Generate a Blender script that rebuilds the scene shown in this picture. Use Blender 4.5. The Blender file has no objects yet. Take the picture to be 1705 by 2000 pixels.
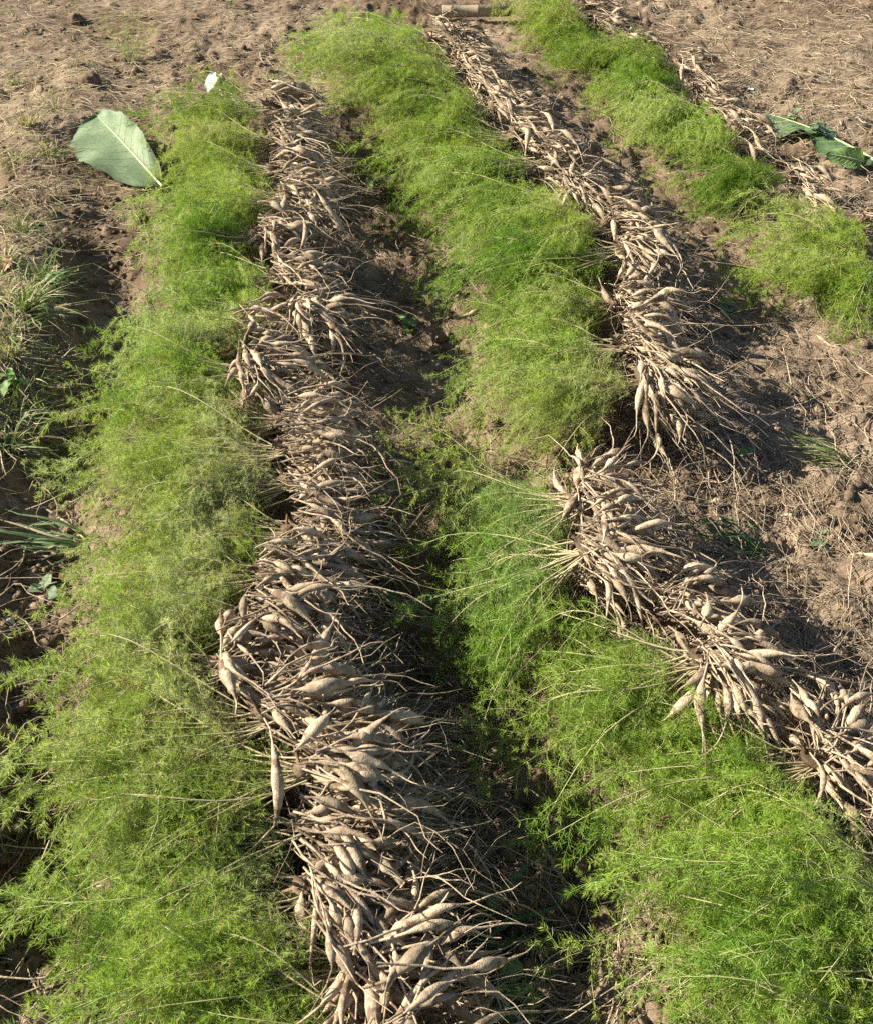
import bpy, math, random
import numpy as np
from mathutils import Vector, Matrix, Euler

rng = np.random.default_rng(7)
random.seed(7)
C = bpy.context.scene.collection
SC = bpy.context.scene
PI = math.pi
R = math.radians

# ------------------------------------------------------------------ camera
CAM_H, PITCH, FPX = 2.0, R(44.0), 1921.0
cam_d = bpy.data.cameras.new('camera')
cam_d.sensor_fit = 'VERTICAL'
cam_d.sensor_height = 24.0
cam_d.lens = 24.0 * FPX / 2000.0
cam_d.clip_start, cam_d.clip_end = 0.02, 500.0
cam = bpy.data.objects.new('camera', cam_d)
C.objects.link(cam)
cam.location = (0, 0, CAM_H)
cam.rotation_euler = (PI / 2 - PITCH, 0, 0)
SC.camera = cam

# ------------------------------------------------------------------ light
SUN_EL, SUN_AZ = R(32.0), R(172.0)          # azimuth counted from +X, the sun stands over -X and a little ahead
sun_vec = Vector((math.cos(SUN_EL) * math.cos(SUN_AZ), math.cos(SUN_EL) * math.sin(SUN_AZ), math.sin(SUN_EL)))
w = bpy.data.worlds.new('World')
SC.world = w
w.use_nodes = True
nt = w.node_tree
sky = nt.nodes.new('ShaderNodeTexSky')
sky.sky_type = 'NISHITA'
sky.sun_disc = False
sky.sun_elevation = SUN_EL
sky.sun_rotation = PI / 2 - SUN_AZ
nt.links.new(sky.outputs[0], nt.nodes['Background'].inputs[0])
nt.nodes['Background'].inputs[1].default_value = 0.05
sd = bpy.data.lights.new('sun', 'SUN')
sd.energy = 5.0
sd.angle = R(0.55)
sd.color = (1.0, 0.915, 0.77)
sun = bpy.data.objects.new('sun', sd)
C.objects.link(sun)
sun.location = sun_vec * 20
sun.rotation_euler = sun_vec.to_track_quat('Z', 'Y').to_euler()
SC.view_settings.view_transform = 'Standard'
SC.view_settings.look = 'None'
SC.view_settings.gamma = 1.0
SC.view_settings.use_curve_mapping = False
SC.view_settings.exposure = 1.38
SC.cycles.max_bounces = 4
SC.cycles.use_denoising = False
SC.cycles.adaptive_threshold = 0.02
SC.cycles.transparent_max_bounces = 8

# ------------------------------------------------------------------ helpers
def P(px, py, z=0.0):
    """point of the photograph on the level z -> world x, y"""
    dx, dy = (px - 852.5) / FPX, (1000.0 - py) / FPX
    sp, cp = math.sin(PITCH), math.cos(PITCH)
    d = (dx, cp + dy * sp, -sp + dy * cp)
    t = (z - CAM_H) / d[2]
    return d[0] * t, d[1] * t

def mesh_np(name, verts, faces, smooth=True):
    verts = np.asarray(verts, dtype=np.float32)
    me = bpy.data.meshes.new(name)
    faces = [np.asarray(f, dtype=np.int32) for f in faces if len(f)]
    me.vertices.add(len(verts))
    me.vertices.foreach_set('co', verts.ravel())
    loops = np.concatenate([f.ravel() for f in faces])
    sizes = np.concatenate([np.full(len(f), f.shape[1], dtype=np.int32) for f in faces])
    starts = np.concatenate([[0], np.cumsum(sizes)[:-1]]).astype(np.int32)
    me.loops.add(len(loops))
    me.loops.foreach_set('vertex_index', loops)
    me.polygons.add(len(sizes))
    me.polygons.foreach_set('loop_start', starts)
    if smooth:
        me.polygons.foreach_set('use_smooth', np.ones(len(sizes), dtype=bool))
    me.update(calc_edges=True)
    return me

class Acc:
    """collects pieces of one mesh"""
    def __init__(self): self.v, self.q, self.t, self.n = [], [], [], 0
    def add(self, v, q=None, t=None):
        v = np.asarray(v, dtype=np.float32).reshape(-1, 3)
        if q is not None and len(q): self.q.append(np.asarray(q) + self.n)
        if t is not None and len(t): self.t.append(np.asarray(t) + self.n)
        self.v.append(v); self.n += len(v)
    def mesh(self, name, smooth=True):
        f = []
        if self.q: f.append(np.concatenate(self.q))
        if self.t: f.append(np.concatenate(self.t))
        return mesh_np(name, np.concatenate(self.v), f, smooth)

def nrm(a): return a / np.maximum(np.linalg.norm(a, axis=-1, keepdims=True), 1e-9)

def tubes(pts, rad, sides=5, cap=True):
    """batch of tubes: pts (N,K,3), rad (N,K)"""
    pts = np.asarray(pts, dtype=np.float64); rad = np.asarray(rad, dtype=np.float64)
    if pts.ndim == 2: pts, rad = pts[None], rad[None]
    N, K, _ = pts.shape
    t = np.empty_like(pts)
    t[:, 1:-1] = pts[:, 2:] - pts[:, :-2]; t[:, 0] = pts[:, 1] - pts[:, 0]; t[:, -1] = pts[:, -1] - pts[:, -2]
    t = nrm(t)
    up = np.where(np.abs(t[:, :1, 2:3]) > 0.85, np.array([[[1.0, 0, 0]]]), np.array([[[0, 0, 1.0]]]))
    s = nrm(np.cross(t, np.broadcast_to(up, t.shape))); b = np.cross(s, t)
    a = np.arange(sides) * 2 * PI / sides
    ring = s[:, :, None, :] * np.cos(a)[None, None, :, None] + b[:, :, None, :] * np.sin(a)[None, None, :, None]
    v = pts[:, :, None, :] + ring * rad[:, :, None, None]
    i = np.arange(N)[:, None, None] * K * sides; k = np.arange(K - 1)[None, :, None] * sides; j = np.arange(sides)[None, None, :]
    j2 = (j + 1) % sides
    q = np.stack([i + k + j, i + k + j2, i + k + sides + j2, i + k + sides + j], axis=-1).reshape(-1, 4)
    return v.reshape(-1, 3), q

def wiggle(n, k, amp, r=rng):
    """smooth random offsets (n,k,3), zero at the start"""
    d = r.normal(0, 1, (n, k, 3)); d[:, 0] = 0
    c = np.cumsum(d, axis=1) * amp / math.sqrt(k)
    c[:, 1:-1] = (c[:, :-2] + 2 * c[:, 1:-1] + c[:, 2:]) / 4
    return c

def obj(name, me, mat=None, parent=None, loc=None, rot=None, scale=None):
    o = bpy.data.objects.new(name, me)
    C.objects.link(o)
    if mat is not None and me is not None and not me.materials: me.materials.append(mat)
    if parent is not None: o.parent = parent
    if loc is not None: o.location = loc
    if rot is not None: o.rotation_euler = rot
    if scale is not None: o.scale = (scale,) * 3 if np.isscalar(scale) else scale
    return o

def tag(o, label, cat, group=None, kind=None):
    o['label'] = label
    if cat: o['category'] = cat
    if group: o['group'] = group
    if kind: o['kind'] = kind
    return o

def thing(name, label, cat, loc=(0, 0, 0), rotz=0.0, group=None):
    o = obj(name, None, loc=loc, rot=(0, 0, rotz))
    o.empty_display_size = 0.05
    return tag(o, label, cat, group)

# ------------------------------------------------------------------ materials
def mat_new(name):
    m = bpy.data.materials.new(name); m.use_nodes = True
    return m, m.node_tree, m.node_tree.nodes['Principled BSDF']

def node(nt, typ, **kw):
    n = nt.nodes.new(typ)
    for k, v in kw.items(): setattr(n, k, v)
    return n

def ramp(nt, stops):
    n = nt.nodes.new('ShaderNodeValToRGB')
    cr = n.color_ramp
    while len(cr.elements) < len(stops): cr.elements.new(0.5)
    for e, (p, c) in zip(cr.elements, stops): e.position, e.color = p, (*c, 1)
    return n

def noise(nt, vec, scale, detail=4, rough=0.55):
    n = nt.nodes.new('ShaderNodeTexNoise')
    n.inputs['Scale'].default_value = scale; n.inputs['Detail'].default_value = detail; n.inputs['Roughness'].default_value = rough
    if vec is not None: nt.links.new(vec, n.inputs['Vector'])
    return n

def mixc(nt, fac, a, b, typ='MIX'):
    n = nt.nodes.new('ShaderNodeMix'); n.data_type = 'RGBA'; n.blend_type = typ
    if isinstance(fac, float): n.inputs[0].default_value = fac
    else: nt.links.new(fac, n.inputs[0])
    for s, i in ((a, 6), (b, 7)):
        if isinstance(s, tuple): n.inputs[i].default_value = (*s, 1)
        else: nt.links.new(s, n.inputs[i])
    return n.outputs[2]

def m_soil():
    m, t, b = mat_new('soil')
    g = node(t, 'ShaderNodeNewGeometry')
    n1 = noise(t, g.outputs['Position'], 1.3, 5); n2 = noise(t, g.outputs['Position'], 22, 6, 0.65); n3 = noise(t, g.outputs['Position'], 160, 4, 0.6)
    r1 = ramp(t, [(0.30, (0.116, 0.081, 0.053)), (0.50, (0.203, 0.152, 0.106)), (0.70, (0.292, 0.230, 0.167))])
    t.links.new(n1.outputs[0], r1.inputs[0])
    r2 = ramp(t, [(0.25, (0.50, 0.46, 0.42)), (0.5, (0.95, 0.93, 0.92)), (0.78, (1.35, 1.33, 1.28))])
    t.links.new(n2.outputs[0], r2.inputs[0])
    c = mixc(t, 1.0, r1.outputs[0], r2.outputs[0], 'MULTIPLY')
    n4 = noise(t, g.outputs['Position'], 5.5, 3, 0.6)
    r4 = ramp(t, [(0.34, (0.68, 0.66, 0.63)), (0.58, (1.10, 1.10, 1.09))]); t.links.new(n4.outputs[0], r4.inputs[0])
    c = mixc(t, 1.0, c, r4.outputs[0], 'MULTIPLY')
    r3 = ramp(t, [(0.3, (0.75, 0.74, 0.72)), (0.7, (1.2, 1.2, 1.2))])
    t.links.new(n3.outputs[0], r3.inputs[0])
    c = mixc(t, 1.0, c, r3.outputs[0], 'MULTIPLY')
    t.links.new(c, b.inputs['Base Color'])
    b.inputs['Roughness'].default_value = 0.95; b.inputs['Specular IOR Level'].default_value = 0.15
    bp = node(t, 'ShaderNodeBump'); bp.inputs['Strength'].default_value = 0.9; bp.inputs['Distance'].default_value = 0.012
    mx = node(t, 'ShaderNodeMath', operation='MULTIPLY_ADD'); mx.inputs[1].default_value = 0.35
    t.links.new(n3.outputs[0], mx.inputs[0]); t.links.new(n2.outputs[0], mx.inputs[2])
    t.links.new(mx.outputs[0], bp.inputs['Height']); t.links.new(bp.outputs[0], b.inputs['Normal'])
    return m

def m_tuber(name='tuber_skin', lo=(0.20, 0.148, 0.098), hi=(0.57, 0.47, 0.335), mud=(0.15, 0.10, 0.065)):
    m, t, b = mat_new(name)
    tc = node(t, 'ShaderNodeTexCoord'); oi = node(t, 'ShaderNodeObjectInfo')
    va = node(t, 'ShaderNodeVectorMath', operation='ADD'); t.links.new(tc.outputs['Object'], va.inputs[0])
    cx = node(t, 'ShaderNodeCombineXYZ')
    mu = node(t, 'ShaderNodeMath', operation='MULTIPLY'); mu.inputs[1].default_value = 37.0
    t.links.new(oi.outputs['Random'], mu.inputs[0]); t.links.new(mu.outputs[0], cx.inputs[0]); t.links.new(cx.outputs[0], va.inputs[1])
    n1 = noise(t, va.outputs[0], 45, 5, 0.65); n2 = noise(t, va.outputs[0], 320, 3, 0.6); n3 = noise(t, va.outputs[0], 24, 4, 0.65)
    r = ramp(t, [(0.28, lo), (0.50, tuple(a * 0.4 + c * 0.6 for a, c in zip(lo, hi))), (0.72, hi)])
    t.links.new(n1.outputs[0], r.inputs[0])
    r3 = ramp(t, [(0.53, (0, 0, 0)), (0.62, (0.9, 0.9, 0.9))]); t.links.new(n3.outputs[0], r3.inputs[0])
    c = mixc(t, r3.outputs[0], r.outputs[0], mud)
    ro = ramp(t, [(0.0, (0.58, 0.55, 0.52)), (0.35, (0.92, 0.90, 0.88)), (0.8, (1.05, 1.04, 1.02)), (1.0, (1.28, 1.25, 1.18))]); t.links.new(oi.outputs['Random'], ro.inputs[0])
    c = mixc(t, 1.0, c, ro.outputs[0], 'MULTIPLY')
    t.links.new(c, b.inputs['Base Color'])
    b.inputs['Roughness'].default_value = 0.85; b.inputs['Specular IOR Level'].default_value = 0.2
    bp = node(t, 'ShaderNodeBump'); bp.inputs['Strength'].default_value = 0.85; bp.inputs['Distance'].default_value = 0.005
    ad = node(t, 'ShaderNodeMath', operation='MULTIPLY_ADD'); ad.inputs[1].default_value = 0.4
    t.links.new(n2.outputs[0], ad.inputs[0]); t.links.new(n1.outputs[0], ad.inputs[2]); t.links.new(ad.outputs[0], bp.inputs['Height'])
    t.links.new(bp.outputs[0], b.inputs['Normal'])
    return m

def m_leafy(name, c1, c2, c3, trans=0.45, scale=3.0, rough=0.55, wilt=False):
    """thin green tissue: reflects and lets light through"""
    m, t, b = mat_new(name)
    g = node(t, 'ShaderNodeNewGeometry'); oi = node(t, 'ShaderNodeObjectInfo')
    n1 = noise(t, g.outputs['Position'], scale, 3); n2 = noise(t, g.outputs['Position'], scale * 11, 2)
    r = ramp(t, [(0.32, c1), (0.5, c2), (0.66, c3)])
    ad = node(t, 'ShaderNodeMath', operation='MULTIPLY_ADD'); ad.inputs[1].default_value = 0.30
    t.links.new(oi.outputs['Random'], ad.inputs[0])
    sb = node(t, 'ShaderNodeMath', operation='SUBTRACT'); sb.inputs[1].default_value = 0.15
    t.links.new(n1.outputs[0], sb.inputs[0]); t.links.new(sb.outputs[0], ad.inputs[2]); t.links.new(ad.outputs[0], r.inputs[0])
    r2 = ramp(t, [(0.3, (0.72, 0.74, 0.70)), (0.7, (1.25, 1.22, 1.2))]); t.links.new(n2.outputs[0], r2.inputs[0])
    c = mixc(t, 1.0, r.outputs[0], r2.outputs[0], 'MULTIPLY')
    if wilt:      # yellowed and brown bits
        n5 = noise(t, g.outputs['Position'], 17, 2); r5 = ramp(t, [(0.60, (0, 0, 0)), (0.72, (0.8, 0.8, 0.8))]); t.links.new(n5.outputs[0], r5.inputs[0])
        c = mixc(t, 1.0, c, oi.outputs['Color'], 'MULTIPLY')     # each plant's own tint
        c = mixc(t, r5.outputs[0], c, (0.40, 0.33, 0.16))
    t.links.new(c, b.inputs['Base Color'])
    b.inputs['Roughness'].default_value = rough; b.inputs['Specular IOR Level'].default_value = 0.3
    tr = node(t, 'ShaderNodeBsdfTranslucent')
    ct = mixc(t, 1.0, c, (1.15, 1.15, 0.55), 'MULTIPLY'); t.links.new(ct, tr.inputs[0])
    ms = node(t, 'ShaderNodeMixShader'); ms.inputs[0].default_value = trans
    t.links.new(b.outputs[0], ms.inputs[1]); t.links.new(tr.outputs[0], ms.inputs[2])
    t.links.new(ms.outputs[0], t.nodes['Material Output'].inputs[0])
    return m

def m_plain(name, c1, c2, scale=20, rough=0.8, obj_space=True, rnd=True):
    m, t, b = mat_new(name)
    if obj_space:
        tc = node(t, 'ShaderNodeTexCoord'); vec = tc.outputs['Object']
    else:
        g = node(t, 'ShaderNodeNewGeometry'); vec = g.outputs['Position']
    n1 = noise(t, vec, scale, 4, 0.6)
    r = ramp(t, [(0.3, c1), (0.7, c2)]); t.links.new(n1.outputs[0], r.inputs[0])
    c = r.outputs[0]
    if rnd:
        oi = node(t, 'ShaderNodeObjectInfo')
        ro = ramp(t, [(0.0, (0.8, 0.8, 0.8)), (1.0, (1.15, 1.15, 1.15))]); t.links.new(oi.outputs['Random'], ro.inputs[0])
        c = mixc(t, 1.0, c, ro.outputs[0], 'MULTIPLY')
    t.links.new(c, b.inputs['Base Color'])
    b.inputs['Roughness'].default_value = rough; b.inputs['Specular IOR Level'].default_value = 0.25
    bp = node(t, 'ShaderNodeBump'); bp.inputs['Strength'].default_value = 0.4; bp.inputs['Distance'].default_value = 0.004
    t.links.new(n1.outputs[0], bp.inputs['Height']); t.links.new(bp.outputs[0], b.inputs['Normal'])
    return m

def m_stem():
    """asparagus stem: straw coloured at the base, green further out"""
    m, t, b = mat_new('stem_skin')
    tc = node(t, 'ShaderNodeTexCoord'); sx = node(t, 'ShaderNodeSeparateXYZ'); t.links.new(tc.outputs['Object'], sx.inputs[0])
    oi = node(t, 'ShaderNodeObjectInfo')
    n1 = noise(t, tc.outputs['Object'], 9, 3)
    ad = node(t, 'ShaderNodeMath', operation='MULTIPLY_ADD'); ad.inputs[1].default_value = 0.30; t.links.new(n1.outputs[0], ad.inputs[0]); t.links.new(sx.outputs[0], ad.inputs[2])
    a2 = node(t, 'ShaderNodeMath', operation='MULTIPLY_ADD'); a2.inputs[1].default_value = -0.45; t.links.new(oi.outputs['Random'], a2.inputs[0]); t.links.new(ad.outputs[0], a2.inputs[2])
    r = ramp(t, [(0.10, (0.40, 0.34, 0.20)), (0.35, (0.34, 0.34, 0.14)), (0.70, (0.17, 0.25, 0.055))]); t.links.new(a2.outputs[0], r.inputs[0])
    t.links.new(r.outputs[0], b.inputs['Base Color']); b.inputs['Roughness'].default_value = 0.6
    return m

M = dict(
    soil=m_soil(),
    tuber=m_tuber(),
    root=m_tuber('root_skin', (0.27, 0.21, 0.14), (0.50, 0.42, 0.30), (0.22, 0.165, 0.11)),
    crown=m_tuber('crown_bark', (0.11, 0.075, 0.05), (0.28, 0.21, 0.14), (0.09, 0.06, 0.04)),
    needle=m_leafy('fern_needle', (0.180, 0.290, 0.036), (0.345, 0.435, 0.085), (0.440, 0.475, 0.225), 0.50, wilt=True),
    sprig=m_leafy('sprig_needle', (0.210, 0.320, 0.045), (0.290, 0.400, 0.065), (0.340, 0.420, 0.110), 0.45),
    stem=m_stem(),
    grass=m_leafy('grass_blade', (0.12, 0.19, 0.05), (0.21, 0.28, 0.09), (0.34, 0.34, 0.17), 0.30, 6.0),
    green_blade=m_leafy('green_blade', (0.07, 0.15, 0.05), (0.11, 0.20, 0.07), (0.17, 0.25, 0.12), 0.30, 6.0),
    straw=m_plain('dry_straw', (0.30, 0.235, 0.15), (0.56, 0.47, 0.31), 30, 0.8, False),
    weed=m_leafy('weed_leaf', (0.12, 0.24, 0.06), (0.18, 0.30, 0.10), (0.24, 0.36, 0.16), 0.30, 9.0),
    pale_leaf=m_leafy('pale_leaf', (0.115, 0.175, 0.092), (0.150, 0.215, 0.118), (0.195, 0.26, 0.15), 0.15, 9.0, 0.6),
    dark_leaf=m_leafy('dark_leaf', (0.045, 0.09, 0.045), (0.06, 0.115, 0.05), (0.09, 0.15, 0.07), 0.20, 7.0, 0.45),
    rib=m_plain('leaf_rib', (0.34, 0.42, 0.20), (0.46, 0.52, 0.28), 30, 0.6),
    white_leaf=m_leafy('white_leaf', (0.55, 0.62, 0.56), (0.66, 0.72, 0.66), (0.75, 0.80, 0.74), 0.2, 20.0, 0.6),
    cane=m_plain('cane', (0.26, 0.20, 0.13), (0.42, 0.35, 0.24), 12, 0.7),
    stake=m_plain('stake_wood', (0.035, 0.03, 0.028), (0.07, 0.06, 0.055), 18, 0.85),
    stone=m_plain('stone', (0.45, 0.44, 0.42), (0.75, 0.74, 0.72), 60, 0.8),
    brown_leaf=m_leafy('brown_leaf', (0.30, 0.17, 0.09), (0.42, 0.25, 0.14), (0.5, 0.32, 0.2), 0.25, 12.0),
)

# ------------------------------------------------------------------ ground
def lattice(seed):
    return np.random.default_rng(seed).random((256, 256))

def vnoise(x, y, f, seed):
    L = lattice(seed); x = x * f + 61.3; y = y * f + 37.7
    xi, yi = np.floor(x).astype(int), np.floor(y).astype(int); fx, fy = x - xi, y - yi
    fx = fx * fx * fx * (fx * (fx * 6 - 15) + 10); fy = fy * fy * fy * (fy * (fy * 6 - 15) + 10)
    a, b = L[xi & 255, yi & 255], L[(xi + 1) & 255, yi & 255]; c, d = L[xi & 255, (yi + 1) & 255], L[(xi + 1) & 255, (yi + 1) & 255]
    return ((a * (1 - fx) + b * fx) * (1 - fy) + (c * (1 - fx) + d * fx) * fy) * 2 - 1

def axis(parts):
    out = []
    for a, b, s0, s1 in parts:
        x, s = a, s0
        while x < b - 1e-6:
            out.append(x); f = (x - a) / (b - a); x += s0 * (s1 / s0) ** f
    out.append(parts[-1][1])
    return np.array(out)

def far(a, b, s):
    out = []
    while a < b: out.append(a); a += s; s *= 1.22
    return np.array(out + [b])
xs = np.concatenate([-far(4.2, 90, .10)[::-1], -axis([(0, 1.2, .0115, .0115), (1.2, 4.2, .012, .07)])[::-1][1:], axis([(0, 1.5, .0115, .0115), (1.5, 4.6, .012, .07)])[1:-1], far(4.6, 90, .10)])
ys = np.concatenate([-far(-.3, 60, .05)[::-1][:-1], axis([(.3, 2.6, .011, .0125), (2.6, 8.6, .0125, .04)])[:-1], far(8.6, 120, .08)])
X, Y = np.meshgrid(xs, ys, indexing='ij')

def along(pts):
    """ridges (+) and ditches (-): pts of (px, py, height, radius)"""
    w = [(*P(a, b), h, r) for a, b, h, r in pts]
    best = np.zeros_like(X); dm = np.full_like(X, 9.0)
    for p, q in zip(w[:-1], w[1:]):
        dx, dy = q[0] - p[0], q[1] - p[1]
        tt = np.clip(((X - p[0]) * dx + (Y - p[1]) * dy) / (dx * dx + dy * dy), 0, 1)
        h = p[2] + (q[2] - p[2]) * tt; r = p[3] + (q[3] - p[3]) * tt
        d = np.hypot(X - p[0] - tt * dx, Y - p[1] - tt * dy) / r
        v = np.exp(-d ** 2.4 * 1.2)
        m = d < dm; best[m] = (h * v)[m]; dm = np.minimum(dm, d)
    return best

near = (np.abs(X) < 6) & (Y > -0.5) & (Y < 10)
Z = 0.030 * vnoise(X, Y, 1.3, 1) + 0.018 * vnoise(X, Y, 3.4, 2)
rough = np.clip(0.55 + 0.8 * vnoise(X, Y, 1.1, 9), 0.15, 1.2)
Z += rough * (0.015 * vnoise(X, Y, 9, 3) + 0.011 * vnoise(X, Y, 21, 4) + 0.010 * np.abs(vnoise(X, Y, 38, 5)) + 0.004 * vnoise(X, Y, 80, 6))
Z += along([(930, 2050, -.10, .20), (1000, 1830, -.17, .26), (1040, 1710, -.12, .22), (890, 1330, -.19, .24), (850, 1130, -.15, .24), (800, 900, -.10, .2), (830, 700, -.07, .25), (800, 480, -.07, .25), (740, 330, -.06, .2)])
Z += along([(-40, 2000, -.03, .2), (40, 1720, -.11, .17), (10, 1500, -.05, .18), (60, 1250, -.02, .2), (60, 960, -.11, .2), (215, 660, -.12, .17), (200, 540, -.05, .17)])
Z += along([(-200, 2000, .16, .2), (-190, 1650, .20, .2), (-200, 1250, .12, .25), (-50, 920, .15, .23), (30, 770, .15, .22), (75, 600, .13, .22), (40, 470, .10, .25), (120, 240, .07, .35)])
Z += along([(680, 1960, .05, .22), (600, 1500, .06, .2), (480, 1240, .06, .2), (560, 900, .06, .2), (540, 640, .06, .22), (580, 250, .07, .3)])
Z += along([(1560, 1560, .03, .2), (1330, 1240, .04, .2), (1180, 1000, .04, .2), (1230, 650, .03, .3), (1000, 180, .03, .35)])
Z += along([(1060, 1560, .06, .10), (1090, 1520, .05, .1)]) + along([(540, 870, .10, .12), (570, 860, .08, .1)]) * 0
Z += along([(1020, 1240, .05, .12), (1130, 1200, .05, .12)])
Z += along([(1060, 2010, .06, .16), (1280, 1990, .07, .16)])
Z += along([(150, 150, .06, .12), (175, 175, .05, .12)]) + along([(420, 40, .05, .2), (560, 60, .05, .2)])
# crumbs and clods pressed into the sheet
NS = 9000
sx_ = rng.uniform(-2.6, 4.2, NS); sy_ = 0.55 + 7.0 * rng.random(NS) ** 1.5
sr_ = rng.gamma(2.0, 0.006, NS) + 0.006
for x0, y0, r0 in zip(sx_, sy_, sr_):
    i0, i1 = np.searchsorted(xs, (x0 - r0, x0 + r0)); j0, j1 = np.searchsorted(ys, (y0 - r0, y0 + r0))
    if i1 - i0 < 2 or j1 - j0 < 2: continue
    dd = ((xs[i0:i1, None] - x0) ** 2 + (ys[None, j0:j1] - y0) ** 2) / r0 ** 2
    Z[i0:i1, j0:j1] += np.sqrt(np.clip(1 - dd, 0, 1)) * r0 * 0.55
Z = np.where(near, Z, np.clip(Z, -0.05, 0.05))
nx, ny = len(xs), len(ys)
idx = np.arange(nx * ny).reshape(nx, ny)
quads = np.stack([idx[:-1, :-1], idx[1:, :-1], idx[1:, 1:], idx[:-1, 1:]], axis=-1).reshape(-1, 4)
ground = obj('ground', mesh_np('ground', np.stack([X, Y, Z], -1).reshape(-1, 3), [quads]), M['soil'])
tag(ground, 'dug brown field soil with ditches and crumbling ridges', None, kind='structure')

def gz(x, y):
    i = int(np.clip(np.searchsorted(xs, x) - 1, 0, nx - 2)); j = int(np.clip(np.searchsorted(ys, y) - 1, 0, ny - 2))
    fx = (x - xs[i]) / (xs[i + 1] - xs[i]); fy = (y - ys[j]) / (ys[j + 1] - ys[j])
    return float((Z[i, j] * (1 - fx) + Z[i + 1, j] * fx) * (1 - fy) + (Z[i, j + 1] * (1 - fx) + Z[i + 1, j + 1] * fx) * fy)

def gza(x, y):
    i = np.clip(np.searchsorted(xs, x) - 1, 0, nx - 2); j = np.clip(np.searchsorted(ys, y) - 1, 0, ny - 2)
    fx = (x - xs[i]) / (xs[i + 1] - xs[i]); fy = (y - ys[j]) / (ys[j + 1] - ys[j])
    return (Z[i, j] * (1 - fx) + Z[i + 1, j] * fx) * (1 - fy) + (Z[i, j + 1] * (1 - fx) + Z[i + 1, j + 1] * fx) * fy

def spot(px, py, up=0.0):
    """ground point seen at a pixel, lifted by up"""
    z = up
    for _ in range(4):
        x, y = P(px, py, z); z = gz(x, y) + up
    return Vector((x, y, z))

# ------------------------------------------------------------------ tubers
def tuber_mesh(r, a, d0, scale, f, height, D, floor_fn, jig=(0, 0), upk=0.0, hairs=True, sides=7):
    """one root: thin neck from the crown, swollen body from distance d0, thin tail; follows the heap's dome.
    floor_fn(x, y) -> soil height relative to the plant's base; coordinates are the plant's own"""
    body, tail = scale * r.uniform(.045, .125), scale * r.choice([.015, .04, .07, .12, .17]) * r.uniform(.7, 1.3)
    rmax = scale * (.0056 + .0078 * r.random() ** 1.3) * (.8 + .2 * body / (.09 * scale)); rn = scale * r.uniform(.0014, .0024)
    sN, sB, sT = np.linspace(0, d0, 5)[:-1], d0 + np.linspace(0, body, 10), d0 + body + np.linspace(0, tail, 6)[1:]
    s = np.concatenate([sN, sB, sT]); K = len(s)
    u = np.clip((s - d0) / body, 0, 1); pk = r.uniform(.36, .62)
    prof = np.where(u < pk, np.abs(np.sin(u / pk * PI / 2)) ** 1.25, np.abs(np.sin((1 - u) / (1 - pk) * PI / 2)) ** 1.15)
    if r.random() < .3: prof *= 1 - .3 * np.exp(-((u - r.uniform(.35, .7)) / .09) ** 2)
    prof = prof * (1 + .06 * r.normal(size=K))
    tl = np.clip((s - d0 - body) / max(tail, 1e-3), 0, 1)
    rad = np.maximum(rmax * prof, rn * (1 - .62 * tl)); rad[-1] = .0006
    ph = r.uniform(0, 2 * PI, 4)
    turn = r.normal(0, 1.25); ang = a + turn * np.maximum(s - d0 * .6, 0) * 3.0 + tl * .35 * np.sin(s * 60 + ph[0]) + .22 * np.sin(s * 25 + ph[1]) * (s > d0 * .5)
    ds = np.diff(s, prepend=0)
    x = jig[0] + np.cumsum(np.cos(ang) * ds); y = jig[1] + np.cumsum(np.sin(ang) * ds)
    dist = np.hypot(x, y)
    dome = height * np.clip(1 - (dist / D) ** 2.8, -.6, 1)
    fl = np.array([floor_fn(xx, yy) for xx, yy in zip(x, y)])
    z = f * dome + .010 * np.sin(s * 30 + ph[2]) * scale + upk * np.maximum(s - d0, 0) + tl * .010 * np.sin(s * 75 + ph[3])
    # tails keep going the way the body points instead of diving
    k0 = 4 + 7; sl = (z[k0 + 2] - z[k0 - 2]) / max(s[k0 + 2] - s[k0 - 2], 1e-4)
    ext = z[k0 + 2] + (s - s[k0 + 2]) * sl * .45 - .8 * np.maximum(s - s[k0 + 2], 0) ** 2
    z = np.where(np.arange(K) > k0 + 2, ext + tl * .010 * np.sin(s * 75 + ph[3]), z)
    z = np.maximum(z, fl + rad * .7 + .001)
    z[1:-1] = (z[:-2] + 2 * z[1:-1] + z[2:]) / 4
    pts = np.stack([x, y, z], -1)
    A = Acc(); v, q = tubes(pts, rad, sides)
    v = v + r.normal(0, 1, v.shape) * np.repeat(rad, sides)[:, None] * .05
    A.add(v, q)
    if hairs and r.random() < .6:
        nh = r.integers(1, 4); k = r.integers(6, K - 2, nh); d = nrm(r.normal(0, 1, (nh, 3)) + np.array([math.cos(a), math.sin(a), 0])); ln = r.uniform(.012, .05, (nh, 1, 1))
        tt = np.linspace(0, 1, 4)
        hp = pts[k][:, None] + d[:, None] * tt[None, :, None] * ln + wiggle(nh, 4, .008, r)
        v, q = tubes(hp, np.array([[.0011, .0009, .0007, .0003]]).repeat(nh, 0), 3); A.add(v, q)
    me = A.mesh('tuber'); me.materials.append(M['tuber'])
    return me

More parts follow.
